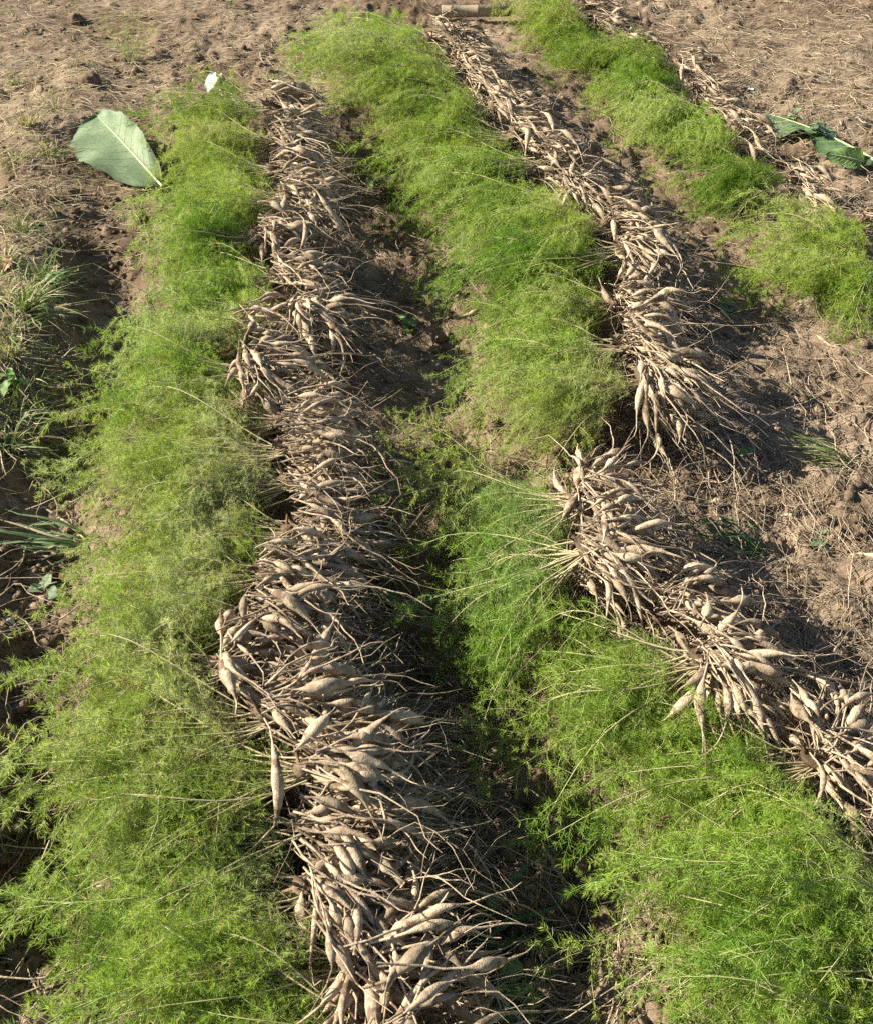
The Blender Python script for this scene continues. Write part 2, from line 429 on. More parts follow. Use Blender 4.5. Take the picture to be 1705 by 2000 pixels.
def roots_mesh(r, az, n, scale, height, floor_fn):
    """long thin roots that spray out of the heap"""
    k = 9
    a = az + r.normal(0, .8, n); el = r.uniform(-.35, .38, n); L = scale * r.uniform(.10, .31, n); d0 = r.uniform(.0, .14, n)
    d = np.stack([np.cos(a) * np.cos(el), np.sin(a) * np.cos(el), np.sin(el)], -1)
    t = np.linspace(0, 1, k)
    o = d * d0[:, None] * np.array([1, 1, 0]) + np.stack([np.zeros(n), np.zeros(n), height * r.uniform(.2, 1, n) * (1 - (d0 / .28) ** 2)], -1)
    pts = o[:, None] + d[:, None, :] * (t[None, :, None] * L[:, None, None]) + wiggle(n, k, .075, r)
    pts[:, :, 2] -= (.03 + .10 * r.random((n, 1))) * t[None] ** 2
    pts[:, :, 2] = np.maximum(pts[:, :, 2], floor_fn(pts[:, :, 0], pts[:, :, 1]) + .002)
    rad = (r.uniform(.0009, .0019, (n, 1))) * (1 - .6 * t[None])
    A = Acc(); v, q = tubes(pts, rad, 3); A.add(v, q)
    m = n; src = r.integers(0, n, m); kk = r.integers(3, 7, m); dd = nrm(d[src] + r.normal(0, .6, (m, 3)))
    t4 = np.linspace(0, 1, 5); p2 = pts[src, kk][:, None] + dd[:, None] * t4[None, :, None] * r.uniform(.03, .12, (m, 1, 1)) + wiggle(m, 5, .016, r)
    v, q = tubes(p2, .0010 * (1 - .7 * t4)[None].repeat(m, 0), 3); A.add(v, q)
    me = A.mesh('fine_roots'); me.materials.append(M['root'])
    return me

def crown_variant(seed):
    """knobbly root crown, a short gnarled stock with stub ends"""
    r = np.random.default_rng(seed); a = Acc()
    t = np.linspace(0, 1, 7)
    p = np.stack([-.035 + .08 * t, .01 * np.sin(t * 5 + r.uniform(0, 6)), .008 * np.cos(t * 4)], -1)
    rad = .015 * np.sin(np.clip(t * .86 + .09, 0, 1) * PI) ** .7 * (1 + .22 * r.normal(size=7)); rad[0] = rad[-1] = .004
    v, q = tubes(p, rad, 9); v = v + r.normal(0, .0024, v.shape); a.add(v, q)
    for _ in range(14):
        d = nrm(np.array([r.uniform(-1, .3), r.normal(0, .7), r.normal(.2, .6)])); o = p[r.integers(1, 6)]
        tt = np.linspace(0, 1, 4)[:, None]; v, q = tubes(o + d * tt * r.uniform(.02, .05), np.array([.005, .004, .0033, .0022]) * r.uniform(.6, 1.1), 5); a.add(v, q)
    me = a.mesh('root_crown'); me.materials.append(M['crown'])
    return me
CROWN = [crown_variant(240 + i) for i in range(5)]

# ------------------------------------------------------------------ ferny shoots
def needles(a, pos, dirs, r, n_per, length, width, fwd=.55):
    pos = np.repeat(pos, n_per, 0); dirs = np.repeat(dirs, n_per, 0)
    side = nrm(np.cross(dirs, nrm(r.normal(0, 1, dirs.shape))))
    d = nrm(dirs * fwd * r.uniform(.3, 1.5, (len(pos), 1)) + side)
    L = length * r.uniform(.55, 1.25, (len(pos), 1)); wv = nrm(np.cross(d, r.normal(0, .75, d.shape) + np.array([[-.35, 0, 1.0]]))) * width * .5
    curl = nrm(dirs + .3 * r.normal(0, 1, d.shape)) * L * .28
    curl[:, 2] -= L[:, 0] * .05
    mid = pos + d * L * .5 + curl * .12; tip = pos + d * L + curl
    v = np.stack([pos, mid + wv, tip, mid - wv], 1).reshape(-1, 3)
    a.add(v, np.arange(len(pos))[:, None] * 4 + np.array([[0, 1, 2, 3]]))

def shoot(r, L=.66, nlat=16, latlen=.20, bare=.13, sub=13, spacing=.0100, flat=.62, arch=.06):
    """main stem along +X, side branches, needle cluster points"""
    k = 13; t = np.linspace(0, 1, k); ph = r.uniform(0, 6, 3)
    stem = np.stack([L * t, .13 * r.normal() * t ** 2 + .022 * np.sin(t * 6 + ph[0]) * t, arch * np.sin(PI * t ** 1.5) + .010 * np.sin(t * 9 + ph[1]) * t], -1)
    def curves(o, d, ln, n, droop):
        tt = np.linspace(0, 1, n)
        p = o[:, None] + d[:, None] * (tt[None, :] * ln[:, None])[:, :, None] + wiggle(len(o), n, 1.0, r) * (ln * .16)[:, None, None]
        p[:, :, 2] -= droop * ln[:, None] * tt[None] ** 2
        return p
    def sample(p, tt):
        K = p.shape[1] - 1; i = np.minimum((tt * K).astype(int), K - 1); f = (tt * K - i)[..., None]
        ar = np.arange(len(p)).reshape((-1,) + (1,) * (tt.ndim - 1))
        return p[ar, i] * (1 - f) + p[ar, i + 1] * f
    ti = bare + (1 - bare) * (np.arange(nlat) + r.random(nlat)) / nlat
    o = np.stack([np.interp(ti, t, stem[:, c]) for c in range(3)], -1)
    ang = np.arange(nlat) * 2.4 + r.normal(0, .5, nlat)
    d = nrm(np.stack([.7 + .45 * r.random(nlat), np.cos(ang), np.sin(ang) * flat + .10], -1))
    ln = latlen * (1.12 - .7 * ti) * r.uniform(.5, 1.4, nlat) + .02
    lats = curves(o, d, ln, 6, .30)
    fp, fd = [], []
    groups = [lats]
    if sub:
        ts = .10 + .90 * (np.arange(sub)[None] + r.random((nlat, sub)) * .6 + .2) / sub
        so = sample(lats, ts).reshape(-1, 3)
        pn = nrm(np.array([[-.2, 0, 1.0]]) + r.normal(0, .55, (nlat, 3)))          # each side branch is a flat feather with its own plane
        sd_ = nrm(np.cross(pn, d)); sgn = np.where((np.arange(sub) % 2)[None] == 0, 1.0, -1.0) * np.ones((nlat, 1))
        dd = nrm(np.repeat(d, sub, 0) * .75 + (sd_[:, None] * sgn[:, :, None]).reshape(-1, 3) * .85 + r.normal(0, .22, (nlat * sub, 3)))
        groups.append(curves(so, dd, .072 * (1.08 - .80 * ts.ravel()) * r.uniform(.65, 1.25, nlat * sub), 4, .25))
    for g in groups:
        seg = np.linalg.norm(np.diff(g, axis=1), axis=-1).sum(1); n = np.maximum(2, (seg / spacing).astype(int))
        own = np.repeat(np.arange(len(g)), n); tt = r.random(len(own)) * .97 + .02
        fp.append(sample(g[own], tt)); fd.append(nrm(g[own, -1] - g[own, 0]))
    return stem, lats, np.concatenate(fp), np.concatenate(fd)

def stem_mesh(pts, r0=.0023):
    v, q = tubes(pts, r0 * (1 - .78 * np.linspace(0, 1, len(pts))) + .0002, 5)
    me = mesh_np('stem', v, [q]); me.materials.append(M['stem'])
    return me

def plume_variant(seed, n_sh=9, spread=21, needle=.0155, width=.0013, per=5, mat='needle', lift=(-.17, .01), r0=.0023, Lr=(.60, 1.12), **kw):
    """the ferny top of one plant along +X: a foliage mesh and the curves of its stems"""
    r = np.random.default_rng(seed); fo, lat = Acc(), Acc(); stems = []
    for i in range(n_sh):
        az = R(spread) * ((i + r.random()) / n_sh * 2 - 1) * 1.1; Lf = r.uniform(*Lr) if n_sh < 6 or i % 3 else r.uniform(.5, .75); L = .66 * Lf
        st, la, fp, fd = shoot(r, L=L, arch=r.uniform(.015, .09) if n_sh > 5 else r.uniform(.02, .06), **kw)
        el = math.asin((r.uniform(*lift) if n_sh < 6 or i % 3 else r.uniform(-.08, .03)) / L)
        m = np.array(Matrix.Rotation(az, 3, 'Z') @ Matrix.Rotation(-el, 3, 'Y') @ Matrix.Rotation(r.uniform(-.5, .5), 3, 'X'))
        b = np.array([r.uniform(-.03, .03), r.uniform(-.05, .05), r.uniform(-.02, .03)]) if n_sh > 3 else np.zeros(3)
        stems.append(st @ m.T + b); la = la @ m.T + b; fp = fp @ m.T + b; fd = fd @ m.T
        needles(fo, fp, fd, r, per, needle, width)
        v, q = tubes(la, np.linspace(.0010, .0004, la.shape[1])[None].repeat(len(la), 0), 3); lat.add(v, q)
    if n_sh > 5:            # looser feathery sprays that stick out of the mass
        for i in range(7):
            az = R(r.uniform(-34, 34)); L = .66 * r.uniform(.7, 1.28)
            st, la, fp, fd = shoot(r, L=L, arch=r.uniform(.05, .13), nlat=16, latlen=.13, bare=.35, sub=0, spacing=.0048, flat=.5)
            m = np.array(Matrix.Rotation(az, 3, 'Z') @ Matrix.Rotation(-math.asin(r.uniform(-.12, .06) / L), 3, 'Y') @ Matrix.Rotation(r.uniform(-.6, .6), 3, 'X'))
            stems.append(st @ m.T); needles(fo, fp @ m.T, fd @ m.T, r, 3, .019, .0019)
            la = la @ m.T; v, q = tubes(la, np.linspace(.0010, .0004, la.shape[1])[None].repeat(len(la), 0), 3); lat.add(v, q)
    if n_sh > 5:            # bare straw stems lying on top
        for i in range(5):
            tt = np.linspace(0, 1, 13)[:, None]; az = R(r.uniform(-30, 30)); L = r.uniform(.35, .7)
            st = np.concatenate([np.cos(az) * L * tt, np.sin(az) * L * tt + .05 * r.normal() * tt ** 2, r.uniform(.0, .07) * np.sin(tt * 2.6) + r.uniform(-.08, .02) * tt], 1) + wiggle(1, 13, .03, r)[0]
            stems.append(st)
    nn = sum(len(q) for q in fo.q)
    fo.add(np.concatenate(lat.v), np.concatenate(lat.q))
    me = fo.mesh('foliage'); me.materials.append(M[mat]); me.materials.append(M['stem'])
    mi = np.zeros(len(me.polygons), dtype=np.int32); mi[nn:] = 1; me.polygons.foreach_set('material_index', mi)
    return me, [stem_mesh(s_, r0) for s_ in stems]
PLUME = [plume_variant(300 + i, r0=.0025, spacing=.0104) for i in range(4)]
SPRIG = [plume_variant(340 + i, n_sh=1 + (i % 3) * 2, spread=30, needle=.019, width=.0023, per=3, mat='sprig', lift=(-.02, .10), r0=.0018, nlat=15, latlen=.13, bare=.06, sub=0, spacing=.0050, flat=.5) for i in range(6)]

def add_plume(t, var, loc, az, pitch, s, keep=99, flip=1, tint=(1, 1, 1)):
    m = (Matrix.Rotation(az, 3, 'Z') @ Matrix.Rotation(-pitch, 3, 'Y')).to_euler()
    f = obj('foliage', var[0], parent=t, loc=loc, rot=m, scale=(s[0], s[1] * flip, s[2])); f['kind'] = 'stuff'; f.color = (*tint, 1)
    for st in var[1][:keep]:
        obj('stem', st.copy(), parent=t, loc=loc, rot=m, scale=(s[0], s[1] * flip, s[2]))

# ------------------------------------------------------------------ uprooted plants
NPL = [0]
def plant(px, py, az, spread, scale, ntub, saz, slen, label, group, up=.105, wide=1.0, mono=0):
    NPL[0] += 1
    r = np.random.default_rng(900 + NPL[0])
    up = up * r.uniform(.82, 1.22)
    c = spot(px, py, up)
    base = Vector((c.x, c.y, gz(c.x, c.y)))
    t = thing('uprooted_asparagus', label, 'plant', base, 0, group)
    H = up
    fl1 = lambda x, y: gz(base.x + x, base.y + y) - base.z
    fla = lambda x, y: gza(base.x + x, base.y + y) - base.z
    obj('root_crown', CROWN[NPL[0] % 5].copy(), parent=t, loc=(0, 0, H - .012), rot=(r.uniform(-.3, .3), r.uniform(0, .3), R(az) + r.uniform(-.2, .2)), scale=scale)
    ntub = int(ntub * (1.18 if group == G1 else 1.30))
    for i in range(ntub):
        a = R(az) + R(spread) * (r.uniform(-1, 1) * .8 + r.normal(0, .25))
        f = 1.0 + .12 * r.normal() if i < ntub * .6 else r.uniform(.25, .9)
        d0 = scale * (.006 + .120 * r.random() ** .85) * (1.0 if abs(a - R(az)) < 1.0 else .45)
        upk = r.uniform(.1, .7) if r.random() < .12 else 0.0
        me = tuber_mesh(r, a, d0, scale, f, H + .035, .31 * scale, fl1, (r.normal(0, .012), r.normal(0, .03)), upk, py > 500, 7 if py > 850 else 6)
        obj('tuber', me, parent=t)
    fr = obj('fine_roots', roots_mesh(r, R(az), 34, scale, H, fla), parent=t); fr['kind'] = 'stuff'
    if slen > 0:
        k = r.uniform(.9, 1.08)
        tint = {G1: (.93, 1.0, 1.10), G2: (.86, .97, .84), G3: (.88, .99, .76)}[group]
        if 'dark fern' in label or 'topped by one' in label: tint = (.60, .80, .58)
        tint = tuple(k * c_ * r.uniform(.95, 1.05) for c_ in tint)
        a = R(saz); var = PLUME[(NPL[0] + NPL[0] // 4) % 4]
        s = slen / .66
        pitch = math.atan2(fl1(math.cos(a) * slen * .8, math.sin(a) * slen * .8), slen * .8)
        add_plume(t, var, Vector((0, 0, H - .03)), a, pitch, (s, wide * .9 * max(.8, s), r.uniform(.75, 1.1)), 99, -1 if NPL[0] % 2 else 1, tint)
    return t

G1, G2, G3 = 'uprooted plants in the long row left of the ditch', 'uprooted plants in the middle row', 'uprooted plants in the far row'
ROW1 = [
    (740, 2025, -10, 125, 1.24, 46, 182, 0.50, 1.0, 'big clay-caked tubers cut by the bottom edge of the picture'),
    (700, 1880, 0, 135, 1.24, 54, 184, 0.55, 1.0, 'star of stout upright tubers, first full clump above the bottom edge'),
    (612, 1730, -25, 62, 1.10, 46, 184, 0.53, 1.0, 'tubers hanging down in shade below the widest fan of tubers'),
    (600, 1605, -6, 55, 1.12, 56, 184, 0.50, 1.0, 'widest fan of long tubers, second clump below the dry stubble tuft'),
    (610, 1488, 12, 55, 1.10, 54, 186, 0.61, 1.0, 'fan of stout tubers with one standing upright, beside the dry stubble tuft'),
    (530, 1390, 5, 50, 1.10, 48, 186, 0.52, 1.0, 'slim tubers squeezed in just above the clump with an upright tuber'),
    (440, 1300, -2, 85, 1.12, 52, 186, 0.42, 1.0, 'crown set furthest out towards the fern, long bare stems in front'),
    (498, 1205, 0, 55, 1.10, 48, 186, 0.46, 1.0, 'short tubers just above the clump with long bare stems'),
    (520, 1110, 5, 55, 1.10, 50, 186, 0.40, 1.0, 'rounded heap with long forked roots trailing towards the ditch'),
    (580, 1025, -5, 55, 1.10, 48, 184, 0.48, 1.0, 'sprawling clump level with the sprig in the ditch'),
    (572, 935, 0, 50, 1.08, 48, 183, 0.51, 1.0, 'narrow clump with light tubers crossing like a star'),
    (560, 868, 5, 48, 1.08, 44, 182, 0.55, 1.0, 'small clump above the star of light tubers'),
    (560, 805, 12, 50, 1.05, 44, 180, 0.59, 1.0, 'clump with bare roots arching upwards, below the side heap of tubers'),
    (490, 715, -20, 85, 1.10, 52, 183, 0.53, 1.0, 'side heap of plump tubers pushed into the fern'),
    (465, 640, 25, 60, 1.05, 34, 183, 0.40, 1.0, 'few tubers standing upright above the side heap'),
    (590, 605, -15, 80, 1.10, 50, 182, 0.48, 1.0, 'heap of dark shaded tubers beside the side heap'),
    (545, 530, -8, 55, 1.10, 48, 182, 0.44, 1.0, 'tubers bent downwards, third below the pale crown with radiating necks'),
    (510, 455, -4, 55, 1.14, 50, 181, 0.42, 1.0, 'long horizontal tubers, second below the pale crown with radiating necks'),
    (555, 375, 0, 60, 1.14, 52, 181, 0.50, 1.0, 'pale crown with radiating necks and one long bare stem lying on the fern'),
    (540, 320, 0, 58, 1.14, 48, 180, 0.48, 1.1, 'clump just above the pale crown with radiating necks'),
    (540, 262, 0, 58, 1.14, 48, 179, 0.55, 1.1, 'clump beside the big cut leaf, second from the far end'),
    (530, 200, 8, 60, 1.14, 48, 178, 0.53, 1.2, 'clump at the far end of its row, below the wilted white leaf'),
]
ROW2 = [
    (1880, 2010, 0, 60, 1.1, 8, 180, .46, 1.2, 'fern plumes in the bottom corner, tubers out of view'),
    (1860, 1850, 0, 60, 1.1, 8, 178, .50, 1.2, 'fern plumes spreading in from the side edge, below the clump at that edge'),
    (1770, 1690, 0, 60, 1.1, 20, 186, .46, 1.0, 'fern plumes low at the side edge, just under the cut-off clump'),
    (1600, 1478, 8, 100, 1.10, 56, 191, .47, 1.1, 'stout tubers cut by the side edge of the picture, some standing upright'),
    (1372, 1290, -24, 70, 1.10, 60, 188, .45, 1.15, 'drooping mop of tubers with a bundle of green stems'),
    (1300, 1195, 10, 60, 1.05, 50, 190, .0, 1.0, 'fan of clean tubers pointing away from the fern, below the dark shadow'),
    (1140, 1065, -15, 75, 1.11, 58, 186, .46, 1.1, 'muddy tubers hanging to the ground beside dark fern'),
    (1135, 965, 5, 105, 1.10, 56, 180, .44, 1.1, 'heap of plump tubers topped by one upright tuber'),
    (1258, 732, -30, 70, 1.14, 62, 190, .52, 1.0, 'tubers spilling to the ground beside the long dark shadow'),
    (1218, 664, -3, 66, 1.14, 62, 187, .48, 1.1, 'spray of tubers with a bundle of bare stems lying on the fern'),
    (1208, 585, 15, 95, 1.13, 58, 182, .46, 1.0, 'tubers flung both ways, topmost of the merged heap of three'),
    (1215, 478, -8, 66, 1.12, 56, 183, .62, 1.1, 'long tubers with straw stems, in front of the round mop of tubers'),
    (1190, 430, 5, 62, 1.09, 48, 182, .40, 1.1, 'clump wedged between the round mop and the straw-stemmed clump'),
    (1110, 375, -10, 120, 1.10, 62, 183, .60, 1.1, 'round mop of tubers radiating from a dark crown'),
    (1060, 305, 0, 62, 1.10, 44, 183, .66, 1.1, 'clump of bent tubers right behind the round mop'),
    (1010, 248, -8, 62, 1.10, 48, 182, .64, 1.1, 'flat clump of long tubers two behind the round mop'),
    (960, 200, -15, 65, 1.08, 46, 181, .42, 1.1, 'low dark clump shaded by the flat clump in front'),
    (920, 160, -20, 65, 1.08, 46, 180, .52, 1.2, 'rusty clump of short tubers between two banks of fern'),
    (900, 122, 0, 60, 1.07, 44, 182, .68, 1.2, 'small tan clump, third from the bamboo cane'),
    (885, 88, 0, 60, 1.02, 42, 182, .70, 1.2, 'small clump just below the bamboo cane'),
    (842, 68, 0, 60, 1.00, 38, 181, .72, 1.2, 'farthest clump, beside the cut end of the bamboo cane'),
]
ROW3 = [
    (1745, 505, -5, 60, 1.0, 14, 188, .52, 1.3, 'fern plumes above the broad-leaved weed, tubers out of view'),
    (1690, 425, -5, 60, 1.0, 25, 205, .56, 1.2, 'dark tubers half out of view at the side edge'),
    (1570, 385, -60, 50, 1.0, 11, 205, .0, 1.2, 'few tubers dangling at the tip of the reddish clump'),
    (1545, 335, -40, 60, 1.0, 22, 190, .56, 1.1, 'reddish tubers hanging below the dark crumpled leaf'),
    (1440, 265, -20, 60, 1.0, 11, 187, .30, 1.0, 'few small tubers in fern beneath the pale weeds'),
    (1385, 215, -20, 60, 1.0, 25, 187, .52, 1.1, 'tubers scattered beside the pale weeds'),
    (1355, 165, -20, 60, 1.0, 18, 184, .52, 1.1, 'scruffy clump between the pale weeds and a tan clump'),
    (1325, 118, -25, 60, 1.0, 23, 182, .50, 1.1, 'small tan clump on its own before the bare littered soil'),
    (1215, 85, -5, 55, 1.0, 23, 183, .52, 1.2, 'low clump in front of the flat tubers and their dark shadow'),
    (1165, 48, -5, 55, 1.0, 30, 183, .46, 1.2, 'clump of long flat tubers casting a dark shadow on the soil'),
    (1135, 5, -5, 55, 1.0, 30, 183, .44, 1.2, 'clump cut by the top edge of the picture'),
]
for rows, g, word in ((ROW1, G1, 'long'), (ROW2, G2, 'middle'), (ROW3, G3, 'far')):
    for (px, py, az, sp, sc, nt_, sa, sl, wd, lab) in rows:
        plant(px, py, az, sp, sc, nt_, sa, sl, lab + ', ' + word + ' row', g, up={G1: .18, G2: .205, G3: .12}[g], wide=wd)

# ------------------------------------------------------------------ litter on the soil
def inview(n, fn=None, r=rng):
    """random ground points inside the picture, even per pixel"""
    px = r.uniform(-80, 1790, n); py = r.uniform(-60, 2060, n)
    if fn is not None:
        k = r.random(n) < fn(px, py); px, py = px[k], py[k]
    dx, dy = (px - 852.5) / FPX, (1000.0 - py) / FPX
    sp, cp = math.sin(PITCH), math.cos(PITCH)
    t = -CAM_H / (-sp + dy * cp)
    return dx * t, (cp + dy * sp) * t

def strings(name, label, n, L, rad, mat, fn=None, k=8, lift=.006, wig=.25, sides=3, seed=1, kind='stuff', aim=None):
    r = np.random.default_rng(seed)
    x, y = inview(n, fn, r); n = len(x)
    a = r.uniform(0, 2 * PI, n) if aim is None else aim + r.normal(0, .7, n); ln = L * r.gamma(3, 1 / 3, n)
    t = np.linspace(-.5, .5, k)
    p = np.stack([x[:, None] + np.cos(a)[:, None] * t * ln[:, None], y[:, None] + np.sin(a)[:, None] * t * ln[:, None], np.zeros((n, k))], -1)
    wg = wiggle(n, k, 1.0, r) * (ln * wig)[:, None, None]
    p[:, :, :2] += wg[:, :, :2]
    g = gza(p[:, :, 0], p[:, :, 1])
    g = np.maximum(g, g.mean(1, keepdims=True) - .004)
    p[:, :, 2] = g + lift * r.random((n, 1)) + np.abs(wg[:, :, 2]) * .35
    rr = rad * r.uniform(.55, 1.35, (n, 1)) * (1 - .5 * np.abs(t[None]) * 2)
    v, q = tubes(p, rr, sides)
    o = obj(name, mesh_np(name, v, [q]), mat)
    return tag(o, label, None, kind=kind)

strings('root_litter', 'thin tan roots strewn all over the soil', 8000, .08, .0012, M['root'], seed=11, k=6)
strings('root_litter', 'longer pale roots tangled on the dug soil', 1500, .20, .0019, M['root'], seed=12, wig=.3, lift=.02, k=10)
bare_right = lambda px, py: 1.0 * (px > 1240 + (1100 - py) * .05) * (py > 560) * (py < 1320)
strings('root_litter', 'tan root pieces on the bare soil beside the middle row', 11000, .085, .0012, M['root'], seed=15, wig=.3, lift=.012, k=7, fn=bare_right)
ditch_side = lambda px, py: np.exp(-((px - 830 - (py < 500) * 10) / 110) ** 2) * (py > 330) * (py < 1000)
strings('root_litter', 'dead roots and straw along the ditch between the rows', 9000, .085, .0013, M['straw'], seed=17, wig=.28, lift=.02, k=6, fn=ditch_side)
topsoil = lambda px, py: np.clip((520 - py) / 330, 0, 1) * ((px < 640) | (px > 1250 + py * .55)) * 1.0
strings('straw_litter', 'dry straw and dead roots matted over the far soil', 52000, .075, .0016, M['straw'], seed=13, wig=.16, fn=topsoil, lift=.03, k=5, aim=.3)
strings('straw_litter', 'thick pale root scraps on the far soil', 5000, .075, .0030, M['root'], seed=14, wig=.22, fn=topsoil, lift=.02, k=6, sides=4)
strings('straw_litter', 'dry straw on the grassy bank at the side', 16000, .12, .0014, M['straw'], seed=16, wig=.16, fn=lambda px, py: 1.0 * (px < 150) * (py > 380) * (py < 920), lift=.04, k=5)

def clod_mesh(n, seed, fn=None, r0=.007, sub=2):
    r = np.random.default_rng(seed)
    bm_v = []
    ico = bpy.data.meshes.new('tmp')
    import bmesh
    bm = bmesh.new(); bmesh.ops.create_icosphere(bm, subdivisions=sub, radius=1.0); bm.to_mesh(ico); bm.free()
    v0 = np.array([v.co[:] for v in ico.vertices]); f0 = np.array([p.vertices[:] for p in ico.polygons])
    bpy.data.meshes.remove(ico)
    vs = []
    for i in range(8):
        d = np.zeros(len(v0))
        for _ in range(9):
            c = nrm(r.normal(0, 1, 3)); d += r.uniform(-.16, .22) * np.exp(-((v0 - c) ** 2).sum(1) * 2.5)
        vs.append(v0 * (1 + d + (.05 if sub > 1 else .2) * r.normal(size=len(v0)))[:, None] * np.array([1, r.uniform(.6, 1), r.uniform(.5, .85)]))
    x, y = inview(n, fn, r); n = len(x)
    s = r0 * r.gamma(1.6, .6, n) + .003
    a = r.uniform(0, 2 * PI, n); z = gza(x, y)
    out = np.empty((n, len(v0), 3), dtype=np.float32)
    for i in range(n):
        c, sn = math.cos(a[i]), math.sin(a[i]); v = vs[i % 8] * s[i]
        out[i, :, 0] = v[:, 0] * c - v[:, 1] * sn + x[i]; out[i, :, 1] = v[:, 0] * sn + v[:, 1] * c + y[i]; out[i, :, 2] = v[:, 2] + z[i] + s[i] * .25
    f = (f0[None] + (np.arange(n) * len(v0))[:, None, None]).reshape(-1, 3)
    return mesh_np('soil_crumbs', out.reshape(-1, 3), [f], sub > 1)
tag(obj('soil_crumbs', clod_mesh(1500, 21, None, .008), M['soil']), 'crumbs and clods of brown soil all over the field', None, kind='stuff')
tag(obj('soil_crumbs', clod_mesh(9000, 22, None, .0042, 1), M['soil']), 'fine crumbs of brown soil all over the field', None, kind='stuff')

crumbly = lambda px, py: np.exp(-((px - 1150) / 170) ** 2) * (py > 1450) + np.exp(-(((px - 1090) / 130) ** 2 + ((py - 1240) / 60) ** 2)) + np.exp(-(((px - 90) / 110) ** 2 + ((py - 1170) / 110) ** 2)) + .6 * np.exp(-(((px - 1130) / 90) ** 2 + ((py - 880) / 40) ** 2)) + .5 * (px < 130) * (py > 1350) + .7 * np.exp(-(((px - 190) / 90) ** 2 + ((py - 480) / 90) ** 2))
tag(obj('soil_crumbs', clod_mesh(30000, 23, crumbly, .0062, 1), M['soil']), 'heaped crumbs of dug soil beside the ditch and the hollow', None, kind='stuff')

def blades(n, L, width, seed, spread=.5, lean=(0, 0), k=6, base=.015, droop=.5):
    """tuft of grass blades round the origin"""
    r = np.random.default_rng(seed); a = Acc()
    t = np.linspace(0, 1, k)
    az = r.uniform(0, 2 * PI, n); tilt = np.abs(r.normal(0, spread, n)) + .1; droop = droop + .25
    d = np.stack([np.cos(az) * np.sin(tilt) + lean[0], np.sin(az) * np.sin(tilt) + lean[1], np.cos(tilt)], -1); d = nrm(d)
    ln = L * r.uniform(.5, 1.2, n)
    o = np.stack([np.cos(az) * base * r.random(n), np.sin(az) * base * r.random(n), np.zeros(n)], -1)
    p = o[:, None] + d[:, None] * t[None, :, None] * ln[:, None, None]
    p[:, :, 2] -= (droop * ln * r.uniform(.3, 1.2, n))[:, None] * t[None] ** 2.2
    p[:, :, :2] += (d[:, None, :2] * (droop * ln * .5)[:, None, None]) * t[None, :, None] ** 2.2
    p += wiggle(n, k, 1.0, r) * (ln * .22)[:, None, None]
    p[:, :, 2] = np.maximum(p[:, :, 2], .004)
    side = nrm(np.cross(d, np.array([[0, 0, 1.0]]) + .3 * r.normal(0, 1, d.shape)))
    wd = width * r.uniform(.6, 1.2, (n, 1)) * np.minimum(1, (1 - t) * 2.2 + .05)[None]
    v = np.stack([p - side[:, None] * wd[:, :, None], p + np.cross(side, d)[:, None] * wd[:, :, None] * .35, p + side[:, None] * wd[:, :, None]], 2)
    i = np.arange(n)[:, None, None] * k * 3; kk = np.arange(k - 1)[None, :, None] * 3; j = np.arange(2)[None, None, :]
    q = np.stack([i + kk + j, i + kk + j + 1, i + kk + j + 4, i + kk + j + 3], -1).reshape(-1, 4)
    a.add(v.reshape(-1, 3), q)
    return a

def tuft(name, label, px, py, n, L, width, mat, seed, group=None, dry=0, **kw):
    p = spot(px, py)
    t = thing(name, label, 'grass tuft', p - Vector((0, 0, .004)), 0, group)
    b = obj('blades', blades(n, L, width, seed, **kw).mesh('blades'), mat, t); b['kind'] = 'stuff'
    if dry:
        b = obj('dry_blades', blades(dry, L * .9, width * .8, seed + 50, **kw).mesh('dry_blades'), M['straw'], t); b['kind'] = 'stuff'
    return t

GT = 'grass tufts on the bank at the side'
tuft('grass_tuft', 'pale grass tuft leaning over the shaded hollow, on the bank', 55, 610, 60, .20, .0028, M['grass'], 401, GT, 30, lean=(.5, .1))
tuft('grass_tuft', 'short mixed tuft at the picture edge, above the leaning tuft', 12, 520, 60, .13, .0025, M['grass'], 402, GT, 30)
tuft('grass_tuft', 'ragged tuft behind the leaning tuft, towards the brown soil', 110, 560, 45, .12, .0024, M['grass'], 403, GT, 15)
tuft('grass_tuft', 'dry grass tuft on the bank beside the feathery weed', 25, 700, 50, .13, .0024, M['grass'], 404, GT, 50)
tuft('grass_tuft', 'lowest grass tuft on the bank, above the dark hollow', 12, 860, 45, .14, .0024, M['grass'], 405, GT, 40, lean=(.3, 0))
tuft('grass_tuft', 'sparse green tuft below the round soil clod', 60, 250, 50, .14, .0028, M['grass'], 406, GT, 30)
tuft('grass_tuft', 'low sparse tuft in dry straw, left of the round soil clod', 30, 170, 40, .12, .0028, M['grass'], 407, GT, 30)
